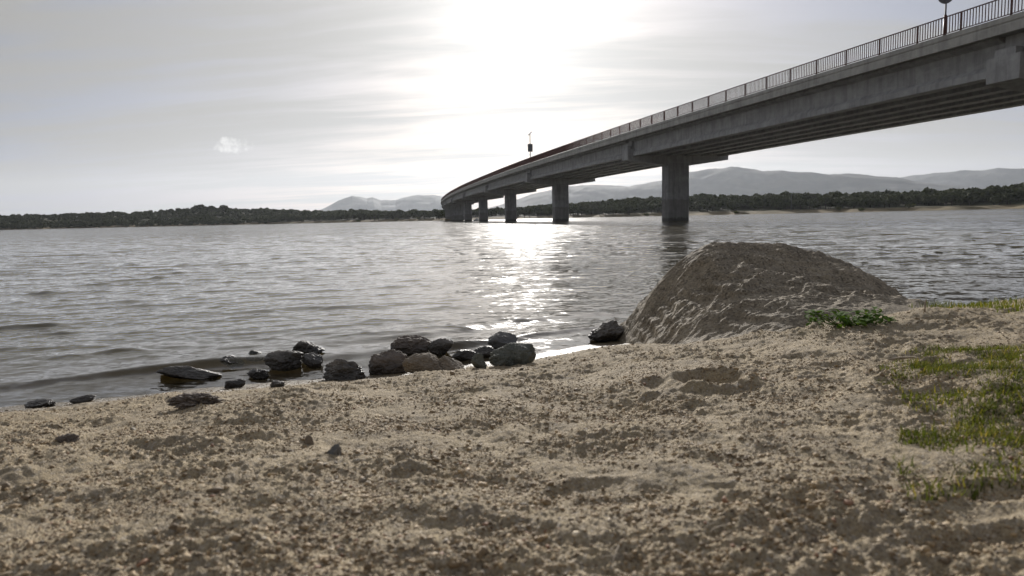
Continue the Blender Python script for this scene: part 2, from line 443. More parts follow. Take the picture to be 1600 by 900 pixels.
# ------------------------------------------------------------------ water
th = np.linspace(R(-78), R(78), 1150)
r = np.geomspace(2.2, 2300, 1500)
X, Y = polar_sheet(r, th)
RR = np.hypot(X, Y)
s = shore_s(X, Y)
Z = np.zeros_like(X)
wr = np.random.default_rng(21)
dr = RR * .0047
gust = .85 + .5 * fbm(X * .12, Y * .12, 8, 2)
amp_s = sstep(.15, -1.6, s) * .75 + .25 * sstep(.05, -.35, s)
for k in range(70):
    lam = .05 * (1.2 / .05) ** wr.random()
    spread = 11 + 30 * (1 - min(lam, 1.2) / 1.2)
    a = R(-8) + R(spread) * wr.normal()
    kx, ky = math.sin(a) * 2 * math.pi / lam, math.cos(a) * 2 * math.pi / lam
    A = .017 * lam / (2 * math.pi) * (.55 if lam > .7 else 1.0)
    w = sstep(2.2, 4.5, lam / dr)
    rmax = lam / (2.2 * .0047)
    i = int(np.searchsorted(r, rmax))
    if i < 2: continue
    if k % 6 == 0: wmod = 1.6 * pnoise(X * .7, Y * .7, k * 1.3)
    ph = kx * X[:i] + ky * Y[:i] + wr.random() * 6.28 + wmod[:i]
    Z[:i] += (A * w[:i]) * (np.sin(ph) - .28 * np.cos(2 * ph))
sg = np.maximum(.004, .030 * np.clip(RR / 4, .6, 1) ** 0 * .5)
Z = np.where(RR < 60, sg * (np.exp(np.clip(.85 * Z / sg, -3, 1.55)) - 1) / .85, Z)
Z *= gust * amp_s * .8
# rollers running in, parallel to the shore: (offset, height, front, back, x0, x1)
for (off, hgt, fr, bk, x0, x1, wob, sd) in ((.60, .056, .075, .34, -6, -.95, .05, 1), (.56, .045, .07, .30, -.9, -.15, .06, 2), (.60, .035, .08, .26, .05, 3.2, .05, 3),
                                  (1.25, .020, .13, .45, -1.7, .9, .09, 5), (2.0, .012, .10, .35, -6, -.6, .12, 4), (3.3, .013, .12, .4, -9, 1, .2, 6), (5.2, .013, .14, .5, -12, 6, .3, 8)):
    ox = off + wob * fbm(X * 1.1 + sd * 9, Y * .4, sd, 3)
    q = -s - ox
    e = np.where(q < 0, np.exp(-(q / fr) ** 2), np.exp(-(q / bk) ** 2))
    msk = sstep(x0 - .25, x0 + .25, X) * sstep(x1 + .3, x1 - .3, X) * (.75 + .5 * fbm(X * .9, Y * .3, sd + 20, 2))
    Z += hgt * e * np.clip(msk, 0, 1.4) * (RR < 30)
g = ground_base(X, Y)
depth = np.clip(Z - g, 0, 3)
V = np.stack([X, Y, Z], -1).reshape(-1, 3)
me = np_mesh('lake_water', V, grid_faces(len(r), len(th)), m_water(), True)
f_attr(me, 'depth', depth); f_attr(me, 'far', sstep(3, 45, RR) ** .7)
o = tag(link('water', me), 'rippled grey lake water glittering under the low sun', kind='structure')
del X, Y, Z, RR, s, V

# ------------------------------------------------------------------ gravel
ico_v = None
def ico(sub):
    import bmesh
    bm = bmesh.new(); bmesh.ops.create_icosphere(bm, subdivisions=sub, radius=1)
    v = np.array([x.co[:] for x in bm.verts]); f = np.array([[q.index for q in p.verts] for p in bm.faces]); bm.free()
    return v, f
def gravel(n, d0, d1, s0, s1, seed, wetzone=False, power=2.0):
    g = np.random.default_rng(seed)
    iv, jf = ico(1)
    # even in picture angle, uneven in distance
    d = d0 * (d1 / d0) ** g.random(n)
    a = R(-42) + R(84) * g.random(n)
    x, y = d * np.tan(a), d
    s = shore_s(x, y)
    clump = fbm(x * 4.5, y * 4.5, 11, 3)
    keep = (s > .05 + .3 * g.random(n) ** 2) & (clump + .75 * g.random(n) > .2)
    x, y, d = x[keep], y[keep], d[keep]; n = len(x)
    size = s0 * (s1 / s0) ** (g.random(n) ** power)
    z = ground(x, y) + size * (.15 - .3 * g.random(n))
    sc3 = np.stack([1 + .35 * g.normal(size=n), 1 + .35 * g.normal(size=n), .7 + .15 * g.normal(size=n)], -1).clip(.4, 1.8)
    ang = g.random(n) * 6.283
    jit = 1 + .22 * g.normal(size=(n, len(iv), 1)).clip(-1.8, 1.8)
    v = iv[None] * jit * sc3[:, None] * size[:, None, None]
    tilt = g.normal(size=n) * .5
    v2 = v[..., 2] * np.cos(tilt)[:, None] + v[..., 1] * np.sin(tilt)[:, None]
    v1 = v[..., 1] * np.cos(tilt)[:, None] - v[..., 2] * np.sin(tilt)[:, None]
    ca, sa = np.cos(ang)[:, None], np.sin(ang)[:, None]
    vx = v[..., 0] * ca - v1 * sa + x[:, None]; vy = v[..., 0] * sa + v1 * ca + y[:, None]; vz = v2 + z[:, None]
    V = np.stack([vx, vy, vz], -1).reshape(-1, 3)
    F = (jf[None] + (np.arange(n) * len(iv))[:, None, None]).reshape(-1, 3)
    pal = np.array([(.30, .24, .165), (.25, .195, .13), (.19, .15, .105), (.34, .285, .215), (.15, .122, .09), (.42, .37, .30), (.22, .2, .175), (.55, .51, .45), (.26, .16, .115)])
    pr = np.array([.26, .22, .16, .12, .08, .06, .06, .02, .02]); pr /= pr.sum()
    c = pal[g.choice(len(pal), n, p=pr)] * (1 + .15 * g.normal(size=(n, 1))).clip(.6, 1.4)
    s = shore_s(x, y); wt = sstep(.25, .02, s)[:, None]
    c = c * np.array([1.28, 1.16, .93]) * (1 - .45 * wt)
    return V, F, np.repeat(c, len(iv), 0)
parts = [gravel(52000, .72, 2.1, .0016, .0045, 1), gravel(5500, .72, 2.6, .004, .008, 2), gravel(230, .75, 3.6, .007, .012, 3),
         gravel(52000, 1.9, 5.0, .0022, .0052, 4), gravel(1100, 2.2, 5.0, .005, .011, 5)]
off = 0; Vs, Fs, Cs = [], [], []
for v, f, c in parts:
    Vs.append(v); Fs.append(f + off); Cs.append(c); off += len(v)
me = np_mesh('gravel', np.vstack(Vs), np.vstack(Fs), GRAIN, True)
c_attr(me, 'Col', np.vstack(Cs))
tag(link('gravel', me), 'loose grains and small pebbles strewn over the sand', 'gravel', kind='stuff')
del Vs, Fs, Cs, parts

# ------------------------------------------------------------------ rocks
iv5, if5 = ico(6)
def rock_mesh(name, dims, seed, m, cuts=13, rough=.05, sharp=.44, strata=0.0):
    g = np.random.default_rng(seed)
    v = iv5.copy()
    for k in range(cuts):
        d = g.normal(size=3); d[2] = d[2] * .8 + (.25 if k < 3 else 0); d /= np.linalg.norm(d)
        h = sharp + (1 - sharp) * g.random() * .9
        q = v @ d; ex = np.clip(q - h, 0, None)
        v = v - d[None] * (ex * .93)[:, None]
    nrm = iv5
    o = g.random(3) * 40
    dsp = .10 * fbm(v[:, 0] * 1.6 + o[0], v[:, 1] * 1.6 + o[1], v[:, 2] * 1.6 + o[2], 3) + rough * fbm(v[:, 0] * 5 + o[1], v[:, 1] * 5 + o[2], v[:, 2] * 5, 4, .6)
    rid = 1 - np.abs(pnoise(v[:, 0] * 3 + o[2], v[:, 1] * 3, v[:, 2] * 3 + o[0]))
    dsp = dsp - rough * .9 * np.clip(rid - .82, 0, 1) * 5
    if strata: dsp = dsp + strata * np.sin(v[:, 0] * 13 + v[:, 2] * 9 + 2 * pnoise(v[:, 0] * 2, v[:, 1] * 2, v[:, 2] * 2))
    v = v + nrm * dsp[:, None]
    v = v - (v.max(0) + v.min(0)) / 2
    v = v / (v.max(0) - v.min(0)) * np.array(dims)
    return np_mesh(name, v, if5, m, True)
def rock(px0, px1, ytop, ybot, label, m, seed, name='rock', depth=.75, sink=.22, rz=0.0, base=None, cat='rock', group=None, tilt=(0, 0), skew=0.0, **kw):
    cx = (px0 + px1) / 2
    b = on_ground(cx, base if base else ybot)
    D = (b - Vector((0, 0, CAMZ))).dot(f_)
    w = (px1 - px0) / FPX * D
    dep = w * depth
    c = b + Vector((b.x, b.y, 0)).normalized() * dep * .42
    h = max((ybot - ytop) / FPX * D - dep * .42 * .17, w * .14)
    hh = h / (1 - sink)
    me = rock_mesh(name, (w * 1.04, dep, hh), seed, m, **kw)
    if skew:
        co_ = np.empty(len(me.vertices) * 3, np.float32); me.vertices.foreach_get('co', co_); co_ = co_.reshape(-1, 3)
        t = co_[:, 0] / w + .5
        up = co_[:, 2] + hh / 2
        co_[:, 2] = up * (1 - skew * t) - hh / 2
        me.vertices.foreach_set('co', co_.ravel()); me.update()
    o = link(name, me)
    o.location = (c.x, c.y, b.z + hh * (.5 - sink))
    o.rotation_euler = (tilt[0], tilt[1], rz)
    tag(o, label, cat, group)
    return o
G = 'rocks lying along the waterline'
rock(247, 344, 561, 593, 'long dark wedge-shaped rock lying in the shallow water, leftmost large one', ROCK_DARK, 11, group=G, depth=.45, skew=.62, cuts=12)
rock(414, 474, 547, 577, 'dark flat-topped block standing in the shallows', ROCK_DARK, 12, group=G, depth=.7, sharp=.5, cuts=9, skew=-.02)
rock(458, 509, 530, 557, 'rugged dark rock behind the flat-topped block in the water', ROCK_DARK, 13, group=G, rough=.09)
rock(472, 504, 552, 573, 'small wet glistening stone right beside the flat-topped block', ROCK_DARK, 14, group=G)
rock(505, 574, 559, 594, 'dark double-humped rock on the sand edge left of the brown one', ROCK_DARK, 15, group=G, depth=.7, rough=.08)
rock(577, 640, 547, 585, 'rounded dark brown boulder touching the pale striped slab', ROCK_BROWN, 16, group=G, depth=.75, cuts=8)
rock(630, 694, 549, 582, 'pale tan slab with slanting stripes next to the brown boulder', ROCK_TAN, 17, group=G, depth=.7, strata=.016, cuts=10, skew=.15)
rock(680, 726, 551, 580, 'smaller pale tan stone leaning on the striped slab', ROCK_TAN, 18, group=G, depth=.9, strata=.014, skew=.5, cuts=10)
rock(607, 674, 524, 556, 'angular dark rock behind the brown boulder', ROCK_BROWN, 19, group=G, cuts=11, rough=.07)
rock(669, 709, 527, 554, 'pointed dark rock behind the pale striped slab', ROCK_DARK, 20, group=G, cuts=10)
rock(706, 744, 546, 563, 'low dark stone right of the pale slabs', ROCK_DARK, 21, group=G)
rock(740, 778, 541, 558, 'low dark stone under the smooth grey rock', ROCK_DARK, 22, group=G)
rock(737, 761, 551, 576, 'small upright greenish stone in front of the low dark ones', ROCK_GREEN, 23, group=G, depth=.7, cuts=8)
rock(762, 809, 519, 546, 'smooth grey rounded rock farthest back in the pile', ROCK_GREY, 24, group=G, cuts=8, rough=.025)
rock(766, 838, 536, 570, 'large greenish grey rock at the right end of the pile', ROCK_GREEN, 25, group=G, depth=.7, rough=.06, cuts=12)
rock(764, 806, 552, 574, 'rough low green-grey stone in front of the large greenish rock', ROCK_GREEN, 26, group=G, rough=.09)
rock(386, 421, 577, 591, 'small wet crumbled stone in the shallows below the flat-topped block', ROCK_DARK, 27, group=G, rough=.14)
rock(354, 384, 592, 606, 'small black rounded stone at the edge of the wet sand', ROCK_DARK, 28, group=G)
rock(422, 446, 595, 605, 'tiny black stone on wet sand right of the black rounded stone', ROCK_DARK, 29, group=G)
rock(342, 384, 556, 573, 'low wet rock awash right of the wedge-shaped rock', ROCK_DARK, 30, group=G, rough=.1, sink=.3)
rock(384, 418, 546, 562, 'wet mossy rock awash just left of the flat-topped block', ROCK_GREEN, 31, group=G, rough=.09, sink=.3)
rock(36, 88, 625, 638, 'flat dark wet stone at the far left waterline', ROCK_DARK, 32, group=G, rough=.12)
rock(110, 150, 618, 630, 'low dark wet stone right of the flat one at the left waterline', ROCK_DARK, 33, group=G, rough=.12)
rock(918, 976, 510, 535, 'dark wet angular rock at the water edge against the big boulder', ROCK_DARK, 35, depth=.9, cuts=14, rough=.08, skew=-.6)
G2 = 'single stones on the sand'
rock(508, 532, 696, 714, 'greenish grey stone half sunk in the open sand', ROCK_GREY, 41, sink=.68, name='stone', cat='stone', group=G2, cuts=10)
rock(470, 492, 680, 697, 'pale stone in the sand left of the greenish grey stone', ROCK_TAN, 42, sink=.68, name='stone', cat='stone', group=G2, cuts=10)
rock(1258, 1282, 838, 858, 'pinkish pale pebble near the bottom right of the sand', ROCK_TAN, 45, sink=.68, name='stone', cat='stone', group=G2, cuts=10)
rock(84, 128, 678, 693, 'dark clod of dirt on the sand at the far left', ROCK_BROWN, 46, sink=.55, name='stone', cat='stone', group=G2, rough=.14)
rock(262, 352, 613, 634, 'ragged dark lump of wet debris on the sand by the water', ROCK_BROWN, 47, name='debris_clump', cat='debris', rough=.2, sink=.35)

# the big boulder by the water
bx = np.linspace(.38, 2.95, 560); by = np.linspace(2.9, 5.8, 500)
X, Y = np.meshgrid(bx, by, indexing='xy')
crx = np.array([.52, .74, .84, .98, 1.09, 1.18, 1.265, 1.36, 1.50, 1.70, 1.90, 2.15, 2.38, 2.55, 2.72, 2.95])
crz = np.array([-.35, -.02, .12, .34, .48, .57, .635, .68, .69, .69, .675, .62, .53, .42, .22, .0])
crest = np.interp(X + .03 * fbm(X * 2, Y * 2, 1, 2), crx, crz)
yc = 4.72 + .10 * np.sin((X - .5) * 1.2)
front = np.interp(X, [.4, .8, 1.3, 2.0, 2.9], [.6, 1.12, 1.62, 1.45, .8]); back = .85
v = np.where(Y < yc, (yc - Y) / front, (Y - yc) / back)
prof = np.where(v < 1, (1 - np.clip(v, 0, 1) ** 1.2), -(v - 1) * 1.2)
bz = np.minimum(ground_base(X, Y), crest) - .03
Z = bz + (crest - bz) * prof
wgt = sstep(-.05, .5, prof)
c_, s_ = math.cos(R(50)), math.sin(R(50))
ua, va = X * c_ + Y * s_ * .6 + Z * .5, -X * s_ + Y * c_ + Z * .7
rid = 1 - np.abs(fbm(va * 3.6, ua * 1.0, 2, 3))
Z = Z + wgt * (.030 * fbm(X * 1.9, Y * 1.9, 4, 2) + .024 * (rid ** 3 - .5) * sstep(1.0, .75, prof) + .009 * fbm(va * 16, ua * 4, 6, 3) + .004 * fbm(X * 26, Y * 26, 8, 4, .6))
rg2 = 1 - np.abs(fbm(va * 9 + .4 * ua, ua * 4.5, 15, 3))
pat = sstep(-.25, .45, pnoise(X * 2.6, Y * 2.6, 44))
Z = Z + wgt * sstep(1.02, .9, prof) * (.013 * (rg2 ** 2 - .55) * pat + .007 * fbm(X * 9, Y * 14, 51, 4, .62))
# ledges on the front
Z = Z + .018 * wgt * sstep(1.02, .85, prof) * np.tanh(3 * np.sin((Z + .25 * X - .1 * Y) * 17 + 2.5 * fbm(X * 1.6, Y * 1.6, 12, 2))) * sstep(.1, .5, pnoise(X * 1.5, Y * 1.5, 31) + .35)
for (stp, kx_, sd_, am) in ((.085, .16, 71, .5), (.05, -.05, 73, .4)):
    q_ = (Z + kx_ * X + .05 * fbm(X * 2.2, Y * 2.2, sd_, 3)) / stp; fr_ = q_ - np.floor(q_)
    Z = Z + am * stp * (sstep(.5, 1, fr_) - fr_) * wgt * sstep(1.02, .85, prof) * sstep(-.2, .3, pnoise(X * 2.2, Y * 2.2, sd_ + 5))
Z = Z + wgt * .006 * fbm(X * 10, Y * 34, 81, 3)
BZ = Z.copy()
def on_boulder(px, py):
    d = ray(px, py); t = np.arange(2.0, 7, .004); x, y = d.x * t, d.y * t
    i = np.clip(np.searchsorted(bx, x), 0, len(bx) - 1); j = np.clip(np.searchsorted(by, y), 0, len(by) - 1)
    g = np.maximum(ground(x, y, False), np.where((x > bx[0]) & (x < bx[-1]) & (y > by[0]) & (y < by[-1]), BZ[j, i], -9))
    k = int(np.argmax(CAMZ + d.z * t <= g)); return Vector((x[k], y[k], float(g[k])))
me = np_mesh('boulder', np.stack([X, Y, Z], -1).reshape(-1, 3), grid_faces(len(by), len(bx)), BOULDER, True)
tag(link('boulder', me), 'huge rounded granite boulder rising from the sand at the water edge', 'boulder')

# ------------------------------------------------------------------ grass, plant, twigs
def blades(pts, lens, seed, wid=.0016, lean=.55):
    g = np.random.default_rng(seed); n = len(pts)
    a = g.random(n) * 6.283; ln = lens
    dx, dy = np.cos(a), np.sin(a); le = lean * g.random(n) + .15
    V = np.zeros((n, 7, 3)); wv = np.stack([-dy, dx, np.zeros(n)], -1)
    W = (wid * (.7 + .7 * g.random(n)))[:, None]
    for k, (t, w) in enumerate(((0, 1), (.35, .9), (.7, .6))):
        p = pts + np.stack([dx * le * ln * t ** 1.7, dy * le * ln * t ** 1.7, ln * t * (1 - .35 * le * t)], -1)
        V[:, 2 * k] = p - wv * W * w; V[:, 2 * k + 1] = p + wv * W * w
    V[:, 6] = pts + np.stack([dx * le * ln, dy * le * ln, ln * (1 - .35 * le)], -1)
    q = np.array([[0, 1, 3], [0, 3, 2], [2, 3, 5], [2, 5, 4], [4, 5, 6]])
    F = (q[None] + (np.arange(n) * 7)[:, None, None]).reshape(-1, 3)
    c = np.where(g.random((n, 1)) < .16, np.array([[2.3, 1.7, 1.9]]), np.array([[1., 1., 1.]])) * (.75 + .5 * g.random((n, 1)))
    return V.reshape(-1, 3), F, np.repeat(c, 7, 0)
def grass_obj(label, pts, lens, seed, **kw):
    V, F, c = blades(pts, lens, seed, **kw)
    me = np_mesh('grass', V, F, GRASSM, True); c_attr(me, 'Col', c)
    return tag(link('grass', me), label, 'grass', kind='stuff')
def scatter(poly_px, n, seed, thr, sc_=5.0):
    """points on the ground inside a stretch of it, clumped by noise"""
    g = np.random.default_rng(seed); q = [on_ground(*p) for p in poly_px]
    x0, x1 = min(p.x for p in q), max(p.x for p in q); y0, y1 = min(p.y for p in q), max(p.y for p in q)
    x = x0 + (x1 - x0) * g.random(n); y = y0 + (y1 - y0) * g.random(n)
    ins = np.zeros(n, bool); j = len(q) - 1
    for i in range(len(q)):
        a, b = q[i], q[j]
        c = ((a.y > y) != (b.y > y)) & (x < (b.x - a.x) * (y - a.y) / (b.y - a.y + 1e-12) + a.x); ins ^= c; j = i
    k = ins & (fbm(x * sc_, y * sc_, seed, 3) + 1.0 * (g.random(n) - .5) > thr)
    x, y = x[k], y[k]
    return np.stack([x, y, ground(x, y) - .004], -1)
p = scatter([(1420, 785), (1395, 720), (1420, 640), (1390, 590), (1450, 545), (1700, 530), (1850, 640), (1850, 800), (1560, 760), (1480, 790)], 64000, 5, .12, 6.0)
grass_obj('thin green grass growing on the sand at the right', p, .012 + .026 * rng.random(len(p)) ** 1.5, 6, wid=.0014, lean=1.0)
p = scatter([(1370, 600), (1380, 560), (1450, 540), (1650, 535), (1800, 600), (1600, 620)], 20000, 15, .3, 7.0)
grass_obj('sparse short grass in the sand below the leafy plant', p, .010 + .018 * rng.random(len(p)), 16, wid=.0011, lean=1.3)
p = scatter([(1412, 484), (1412, 462), (1470, 463), (1600, 470), (1760, 466), (1760, 500), (1600, 492)], 14000, 8, -.05, 3.0)
grass_obj('yellowish grass along the bank between the boulder and the water', p, .025 + .04 * rng.random(len(p)), 9, wid=.0022)

g_ = np.random.default_rng(91); d_ = .9 * 4.0 ** g_.random(150); x_ = d_ * np.tan(R(-38) + R(76) * g_.random(150))
k_ = shore_s(x_, d_) > .2; p_ = np.stack([x_, d_, ground(x_, d_) + .002], -1)[k_]
V_, F_, c_ = blades(p_, .015 + .03 * g_.random(len(p_)), 92, wid=.0008, lean=2.6)
me = np_mesh('straw', V_, F_, WOODM, True)
tag(link('straw', me), 'thin dry straw bits scattered over the sand', 'straw', kind='stuff')

def leaf_plant():
    b = on_boulder(1326, 507)
    root = empty('leafy_plant', b); g = np.random.default_rng(3)
    tag(root, 'low leafy green plant growing on the sand against the boulder', 'plant'); root.scale = (1, 1, .75)
    st = MB(); V = []; F = []
    for k in range(46):
        a = g.random() * 6.283; rx = .175 * math.sqrt(g.random()); hx = .015 + .055 * g.random()
        tip = Vector((math.cos(a) * rx * 1.1, math.sin(a) * rx * .6, hx))
        st.tube([(tip.x * .25, tip.y * .25, -.02), (tip.x * .7, tip.y * .7, hx * .75), tip], [.0025, .002, .0012], 5)
        for q in range(5):
            la = g.random() * 6.283; L = .022 + .022 * g.random(); Wd = L * .36
            d = Vector((math.cos(la), math.sin(la), .5 * g.normal() + .15)).normalized(); sd = d.cross(Vector((0, 0, 1))).normalized(); up = sd.cross(d)
            o = tip + Vector(g.normal(size=3) * .015); n0 = len(V)
            prof = ((0, .05), (.25, .8), (.5, 1), (.75, .7), (1, .03))
            for t, w in prof:
                cc = o + d * (L * t) - up * (L * .45 * t * t); wv = sd * (Wd * w)
                V += [cc - wv + up * (.3 * Wd * w), cc, cc + wv + up * (.3 * Wd * w)]
            for i in range(4):
                for j in range(2):
                    a0 = n0 + i * 3 + j; F.append((a0, a0 + 1, a0 + 4, a0 + 3))
    st.build('stem', PLANTM, root)
    link('foliage', np_mesh('foliage', [tuple(v) for v in V], F, PLANTM, True), root)
leaf_plant()
def twig(pxs, rad, label, lift=.006):
    pts = []
    for p in pxs:
        b = on_ground(*p); pts.append(b + Vector((0, 0, lift + .004 * random.random())))
    m = MB(); m.tube(pts, [rad, rad * 1.1, rad * .9, rad * .5][:len(pts)] if len(pts) <= 4 else rad, 7)
    return tag(m.build('twig', WOODM, None, True), label, 'twig')
twig([(1388, 566), (1406, 562), (1428, 562), (1446, 566)], .0045, 'pale dry twig lying on the sand left of the grass')
b = on_ground(1172, 616); m = MB()
m.tube([b, b + Vector((.004, 0, .03)), b + Vector((.002, 0, .055)), b + Vector((-.012, 0, .072))], [.0016, .0014, .0012, .0008], 6)
tag(m.build('dry_stalk', WOODM, None, True), 'thin curled dry stalk standing beside the hollow in the sand', 'stalk')
b = on_ground(810, 658); m = MB()
m.tube([b, b + Vector((.002, 0, .018)), b + Vector((.001, 0, .034))], [.0014, .0012, .0007], 6)
tag(m.build('dry_stalk', WOODM, None, True), 'short pale straw sticking up in the middle of the sand', 'stalk')
b = on_ground(1445, 487); m = MB()
m.tube([b - Vector((0, 0, .02)), b + Vector((0, 0, .04)), b + Vector((.006, 0, .06))], [.004, .0035, .002], 6)
tag(m.build('dry_stalk', WOODM, None, True), 'white dry stalk by the grassy bank right of the boulder', 'stalk')

# ------------------------------------------------------------------ bridge
CL = [(45.5, -7.5), (33.2, 39.3), (20.9, 87), (9.8, 134), (0.1, 181), (-9.0, 229), (-17.0, 277), (-24.0, 325), (-30.2, 373), (-35.2, 421), (-39.0, 468), (-41.5, 515)]
PTS = [Vector((x, y)) for x, y in CL]
def catmull(i, t):
    p = [PTS[max(0, min(len(PTS) - 1, i + k))] for k in (-1, 0, 1, 2)]
    if i == 0: p[0] = p[1] * 2 - p[2]
    return .5 * ((2 * p[1]) + (p[2] - p[0]) * t + (2 * p[0] - 5 * p[1] + 4 * p[2] - p[3]) * t * t + (3 * p[1] - p[0] - 3 * p[2] + p[3]) * t ** 3)
dense = [catmull(i, k / 16) for i in range(len(PTS) - 1) for k in range(16)] + [PTS[-1]]
cum = np.concatenate([[0], np.cumsum([(dense[i + 1] - dense[i]).length for i in range(len(dense) - 1)])])
DX = np.array([p.x for p in dense]); DY = np.array([p.y for p in dense]); TOT = cum[-1]
def bridge_at(s, u=0.0, z=0.0):
    x, y = np.interp(s, cum, DX), np.interp(s, cum, DY)
    s0, s1 = max(0, s - 2), min(TOT, s + 2)
    t = Vector((np.interp(s1, cum, DX) - np.interp(s0, cum, DX), np.interp(s1, cum, DY) - np.interp(s0, cum, DY))).normalized()
    return Vector((x + t.y * u, y - t.x * u, z)), Vector((t.x, t.y, 0)), Vector((t.y, -t.x, 0))
def sweep(name, prof, s0, s1, m, parent, step=3.0):
    n = max(1, int(round((s1 - s0) / step))); k = len(prof); vs, fs = [], []
    for i in range(n + 1):
        s = s0 + (s1 - s0) * i / n
        for (u, z) in prof: vs.append(bridge_at(s, u, z)[0])
    for i in range(n):
        for j in range(k): fs.append((i * k + j, i * k + (j + 1) % k, (i + 1) * k + (j + 1) % k, (i + 1) * k + j))
    fs.append(tuple(range(k - 1, -1, -1))); fs.append(tuple(n * k + j for j in range(k)))
    b = MB(); b.add(vs, fs); return b.build(name, m, parent)
ZD = 10.9           # top of the edge beam
bridge = empty('bridge', (CL[2][0], CL[2][1], 0))
tag(bridge, 'long curved concrete road bridge on single piers crossing the lake', 'bridge')
BINV = Matrix.Translation(-bridge.location)
_fix = []
def bpart(o): _fix.append(o); return o
PS = [cum[16 * i] for i in range(len(PTS))]
bpart(sweep('deck_slab', [(-6.85, 10.14), (6.85, 10.14), (6.85, 10.52), (-6.85, 10.52)], 0, TOT, CONC, bridge))
bpart(sweep('roadway', [(-4.5, 10.523), (4.5, 10.523), (4.5, 10.58), (-4.5, 10.58)], 0, TOT, ASPH, bridge))
for sg in (-1, 1):
    pr = [(6.853, 10.06), (7.12, 10.06), (7.12, 10.50), (7.07, 10.53), (7.07, 10.60), (7.12, 10.63), (7.12, ZD), (6.60, ZD), (6.60, 10.525), (6.853, 10.525)]
    bpart(sweep('edge_beam', [(sg * u, z) for u, z in (pr if sg > 0 else pr[::-1])], 0, TOT, CONC_FASCIA, bridge))
GU = [-5.75, -3.45, -1.15, 1.15, 3.45, 5.75]
gp = [(-.62, 10.135), (-.62, 9.98), (-.16, 9.84), (-.14, 8.75), (-.44, 8.46), (-.46, 8.08), (.46, 8.08), (.44, 8.46), (.14, 8.75), (.16, 9.84), (.62, 9.98), (.62, 10.135)]
for i in range(len(PS) - 1):
    for gu in GU:
        bpart(sweep('girder', [(gu + u, z) for u, z in gp], PS[i] + .72, PS[i + 1] - .72, CONC, bridge, 6.0))
for i in range(len(PS)):
    c, t, nrm = bridge_at(PS[i])
    gz = -3.0
    if i == len(PS) - 1: continue
    pier = MB()
    w, d, ch = 1.42, 1.0, .12
    prof = [(-w + ch, -d), (w - ch, -d), (w, -d + ch), (w, d - ch), (w - ch, d), (-w + ch, d), (-w, d - ch), (-w, -d + ch)]
    vs = [Vector((c.x, c.y, z)) + nrm * a + t * b for z in (gz, 7.2) for a, b in prof]
    pier.add(vs, [(j, (j + 1) % 8, 8 + (j + 1) % 8, 8 + j) for j in range(8)] + [tuple(range(7, -1, -1)), tuple(range(8, 16))])
    for a in (-.85, -.28, .28, .85):      # shuttering ribs
        for sgn in (-1, 1):
            pier.box(Vector((c.x, c.y, 3.2)) + nrm * a + t * (sgn * (d + .012)), (.16, .03, 7.4), nrm, t)
    po = bpart(pier.build('pier', CONC_PIER, bridge))
    cap = MB(); T = .95
    q = [(-6.85, 7.62), (-1.9, 6.98), (1.9, 6.98), (6.85, 7.62), (6.85, 8.95), (-6.85, 8.95)]
    vs = [Vector((c.x, c.y, z)) + nrm * a + t * b for b in (-T, T) for a, z in q]
    cap.add(vs, [(j, j + 6, (j + 1) % 6 + 6, (j + 1) % 6) for j in range(6)] + [tuple(range(6)), tuple(range(11, 5, -1))])
    cap.box(Vector((c.x, c.y, 9.53)), (12.2, 1.1, 1.16), nrm, t)
    for sgn in (-1, 1): cap.box(Vector((c.x, c.y, 9.15)) + nrm * (sgn * 6.5), (.5, 1.2, .4), nrm, t)
    bpart(cap.build('pier_cap', CONC, po))
ab = MB(); c, t, nrm = bridge_at(PS[-1] + 0)
ab.box(Vector((c.x, c.y, 3.0)), (14.6, 3.0, 14.2), nrm, t); bpart(ab.build('abutment', CONC_PIER, bridge))
nshown = 0
SPC = 3.0
npan = int(TOT // SPC)
for sg in (-1, 1):
    rl = MB()
    for k in range(npan):
        a, t, nrm = bridge_at(k * SPC, sg * 6.92, 0); b, _, _ = bridge_at((k + 1) * SPC, sg * 6.92, 0)
        d = (b - a); L = d.length; d.normalize(); n2 = Vector((d.y, -d.x, 0)); mid = (a + b) / 2
        rl.box(mid + Vector((0, 0, ZD + 1.07)), (L, .07, .055), d, n2)
        rl.box(mid + Vector((0, 0, ZD + .12)), (L, .045, .045), d, n2)
        for j in range(1, 16):
            rl.box(a + d * (L * j / 16) + Vector((0, 0, ZD + .594)), (.02, .055, .90), d, n2)
    ro = bpart(rl.build('railing', RAILM, bridge))
    rest = MB()
    for k in range(npan + 1):
        a, t, nrm = bridge_at(k * SPC, sg * 6.92, ZD + .52)
        tgt = MB() if (sg < 0 and 8 <= k < 108) else rest
        tgt.box(a, (.075, .09, 1.035), t, nrm)
        if tgt is not rest: bpart(tgt.build('post', RAILM, ro))
    if rest.v: o = bpart(rest.build('post', RAILM, ro)); o['kind'] = 'stuff'
dl = bridge.location
for o in _fix:            # meshes were written in world coordinates: bring them to the bridge's own frame
    o.data.transform(Matrix.Translation(-dl))

